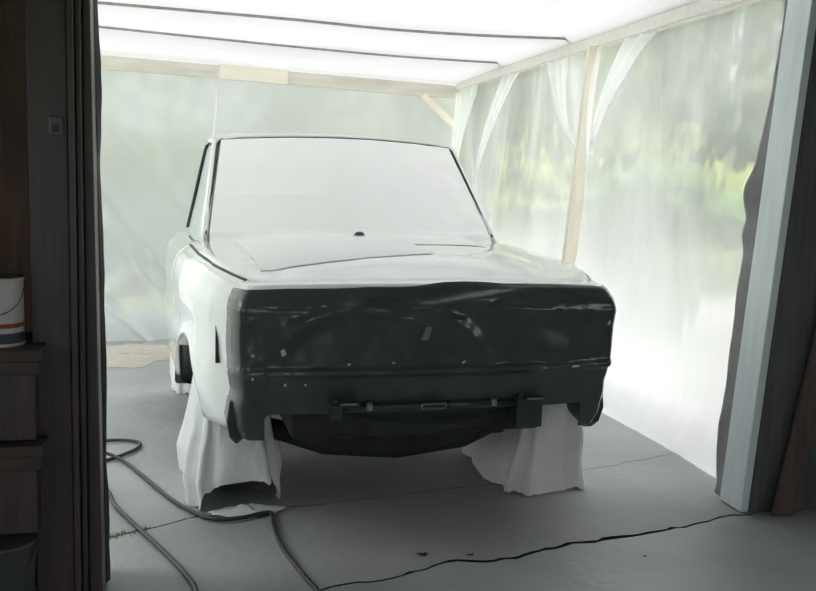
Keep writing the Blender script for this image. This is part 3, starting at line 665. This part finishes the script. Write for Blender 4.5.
# ================================================================== HOSES, MOSS, STAINS ON THE FLOOR
def hose(pts, label):
    P = spline(pts, 8)
    c = P[len(P) // 2].copy(); c.z = 0
    return tag(MB().tube(P, .0085, 8).build('air_hose', M['hose'], None, loc=c, smooth=True), label, 'hose', 'hoses on the floor')
hose([(-1.70, 4.50, .012), (-1.503, 4.506, .012), (-1.394, 4.535, .012), (-1.299, 4.511, .012), (-1.271, 4.429, .012), (-1.303, 4.312, .012), (-1.37, 4.20, .012), (-1.42, 4.23, .020), (-1.38, 4.265, .028), (-1.267, 4.193, .012), (-1.081, 3.929, .012), (-.916, 3.697, .012), (-.785, 3.562, .012), (-.70, 3.523, .012), (-.621, 3.545, .012), (-.55, 3.60, .012), (-.508, 3.60, .012), (-.484, 3.481, .012), (-.425, 3.272, .012), (-.315, 3.026, .012), (-.253, 2.893, .012), (-.2, 2.6, .012)],
     'long black air hose looping past the near wheel cover')
hose([(-1.50, 4.15, .012), (-1.256, 3.861, .012), (-1.142, 3.642, .012), (-1.003, 3.438, .012), (-.854, 3.229, .012), (-.705, 3.004, .012), (-.64, 2.85, .012), (-.60, 2.5, .012)],
     'black air hose running from the door frame to the bottom edge')
mm = MB()
for i in range(160):
    t = random.random(); u = -.30 + .16 * t + random.gauss(0, .012); v = 3.49 + .075 * t + random.gauss(0, .010); h = random.uniform(.002, .010); d = random.uniform(.002, .004)
    mm.add([(u - d, v, -.004), (u + d, v, -.004), (u + random.uniform(-.008, .008), v + random.uniform(-.008, .008), h)], [(0, 1, 2)])
tag(booth(mm, 'moss', M['moss'], (-.24, 3.53, 0)), 'yellow green moss growing in the slab joint', 'moss', kind='stuff')
def dust(a, b):
    q = 2 * math.pi * a; r = b * (1 + .35 * nz(math.cos(q) * 2, math.sin(q) * 2, 6))
    return (-.46 + .42 * r * math.cos(q), 6.95 + .42 * r * math.sin(q), .002 + .010 * (1 - b) * (1 + nz(r * 9, q * 3)))
tag(booth(MB().grid(60, 12, dust), 'sawdust', M['tan'], (-.46, 6.95, 0), smooth=True), 'thin patch of tan sawdust on the floor at far left', 'sawdust', kind='stuff')
def leafbit(u, v, s, label):
    mb = MB()
    def fn(a, b):
        x = (a - .5) * 2; y = (b - .5) * 2
        return (u + s * x * (1 - .4 * abs(y)), v + s * .6 * y * (1 - .3 * abs(x)), .004 + s * .25 * abs(nz(x * 2 + u * 9, y * 2)) + .1 * s * (x * x))
    return tag(booth(mb.grid(6, 6, fn), 'debris', M['under'], (u, v, 0)), label, 'debris', 'dark debris on the floor')
leafbit(.82, 3.16, .022, 'dark crumpled debris lying just left of the floor crack')
leafbit(.99, 3.13, .016, 'small dark flake lying at the end of the floor crack')
leafbit(1.62, 3.02, .010, 'tiny dark flake on the damp floor below the crack')

# ================================================================== TREES BEYOND THE SHEETS
def tree(u, v, h, cr, leaf, label, name='tree', seed=0, base=.25):
    rng = random.Random(seed); r = empty(name, B(u, v, -.05), BYAW)
    tr = MB().tube([(0, 0, 0), (.05, .02, h * .3), (-.04, .05, h * .6), (0, 0, h * .85)], [h * .03, h * .024, h * .016, h * .006], 8)
    for k in range(6):
        q = rng.uniform(0, 6.28); z0 = h * rng.uniform(.25, .6)
        tr.tube([(0, 0, z0), (cr * .4 * math.cos(q), cr * .4 * math.sin(q), z0 + h * .12), (cr * .75 * math.cos(q), cr * .75 * math.sin(q), z0 + h * .22)], [h * .012, h * .008, h * .003], 6)
    tr.build('trunk', M['bark'], r, smooth=True)
    fo = MB(); blobs = [(rng.gauss(0, cr * .55), rng.gauss(0, cr * .55), h * rng.uniform(base, .98)) for _ in range(40)]
    for _ in range(5000):
        bx, by, bz = rng.choice(blobs); d = Vector((rng.gauss(0, 1), rng.gauss(0, 1), rng.gauss(0, 1))).normalized() * cr * .42 * rng.random() ** .4
        c = Vector((bx, by, max(.1, bz))) + d; c.z = max(.15, c.z)
        a = Vector((rng.gauss(0, 1), rng.gauss(0, 1), rng.gauss(0, .6))).normalized(); b = a.orthogonal().normalized(); s = rng.uniform(.07, .14) * (1 + h * .04)
        fo.add([c - a * s, c + b * s * .55, c + a * s, c - b * s * .55], [(0, 1, 2, 3)])
    f = fo.build('foliage', leaf, r, recalc=False); f['kind'] = 'stuff'
    return tag(r, label, 'tree', 'trees outside the booth')
TR = [(4.6, 15.5, 'leafB', 'yellow green tree seen behind the far right booth corner'), (6.2, 15.2, 'leafA', 'green tree seen just left of the pine post'),
      (7.4, 14.2, 'leafC', 'dark green tree seen well right of the pine post'), (8.4, 13.2, 'leafB', 'yellow green tree seen against the felt edged jamb'),
      (9.2, 12.2, 'leafC', 'dark green tree mostly hidden behind the pale blue jamb'), 
      (6.2, 18.5, 'leafC', 'dark tree in the back row behind the corner folds'), (8.0, 17.5, 'leafB', 'yellow tree in the back row straight behind the pine post'),
      (9.8, 16.8, 'leafA', 'green tree in the back row right of the pine post'), (11.2, 15.8, 'leafC', 'dark tree in the back row near the jamb'),
      
      (1.4, 15.6, 'leafC', 'dark tree behind the middle of the back sheet'), (-2.2, 14.8, 'leafC', 'dark tree behind the left of the back sheet'),
      (3.0, 17.2, 'leafA', 'green tree far behind the right end of the back beam'), (-.6, 17.4, 'leafA', 'green tree behind the car roof beyond the back sheet')]
for i, (u, v, lf, lab) in enumerate(TR):
    tree(u, v, 6.6, 2.1, M[lf], lab, seed=i + 1, base=.10)
tree(4.6, 7.9, 1.3, .6, M['leafA'], 'low green bush outside the sheet beside the pine post', name='bush', seed=31, base=.15)
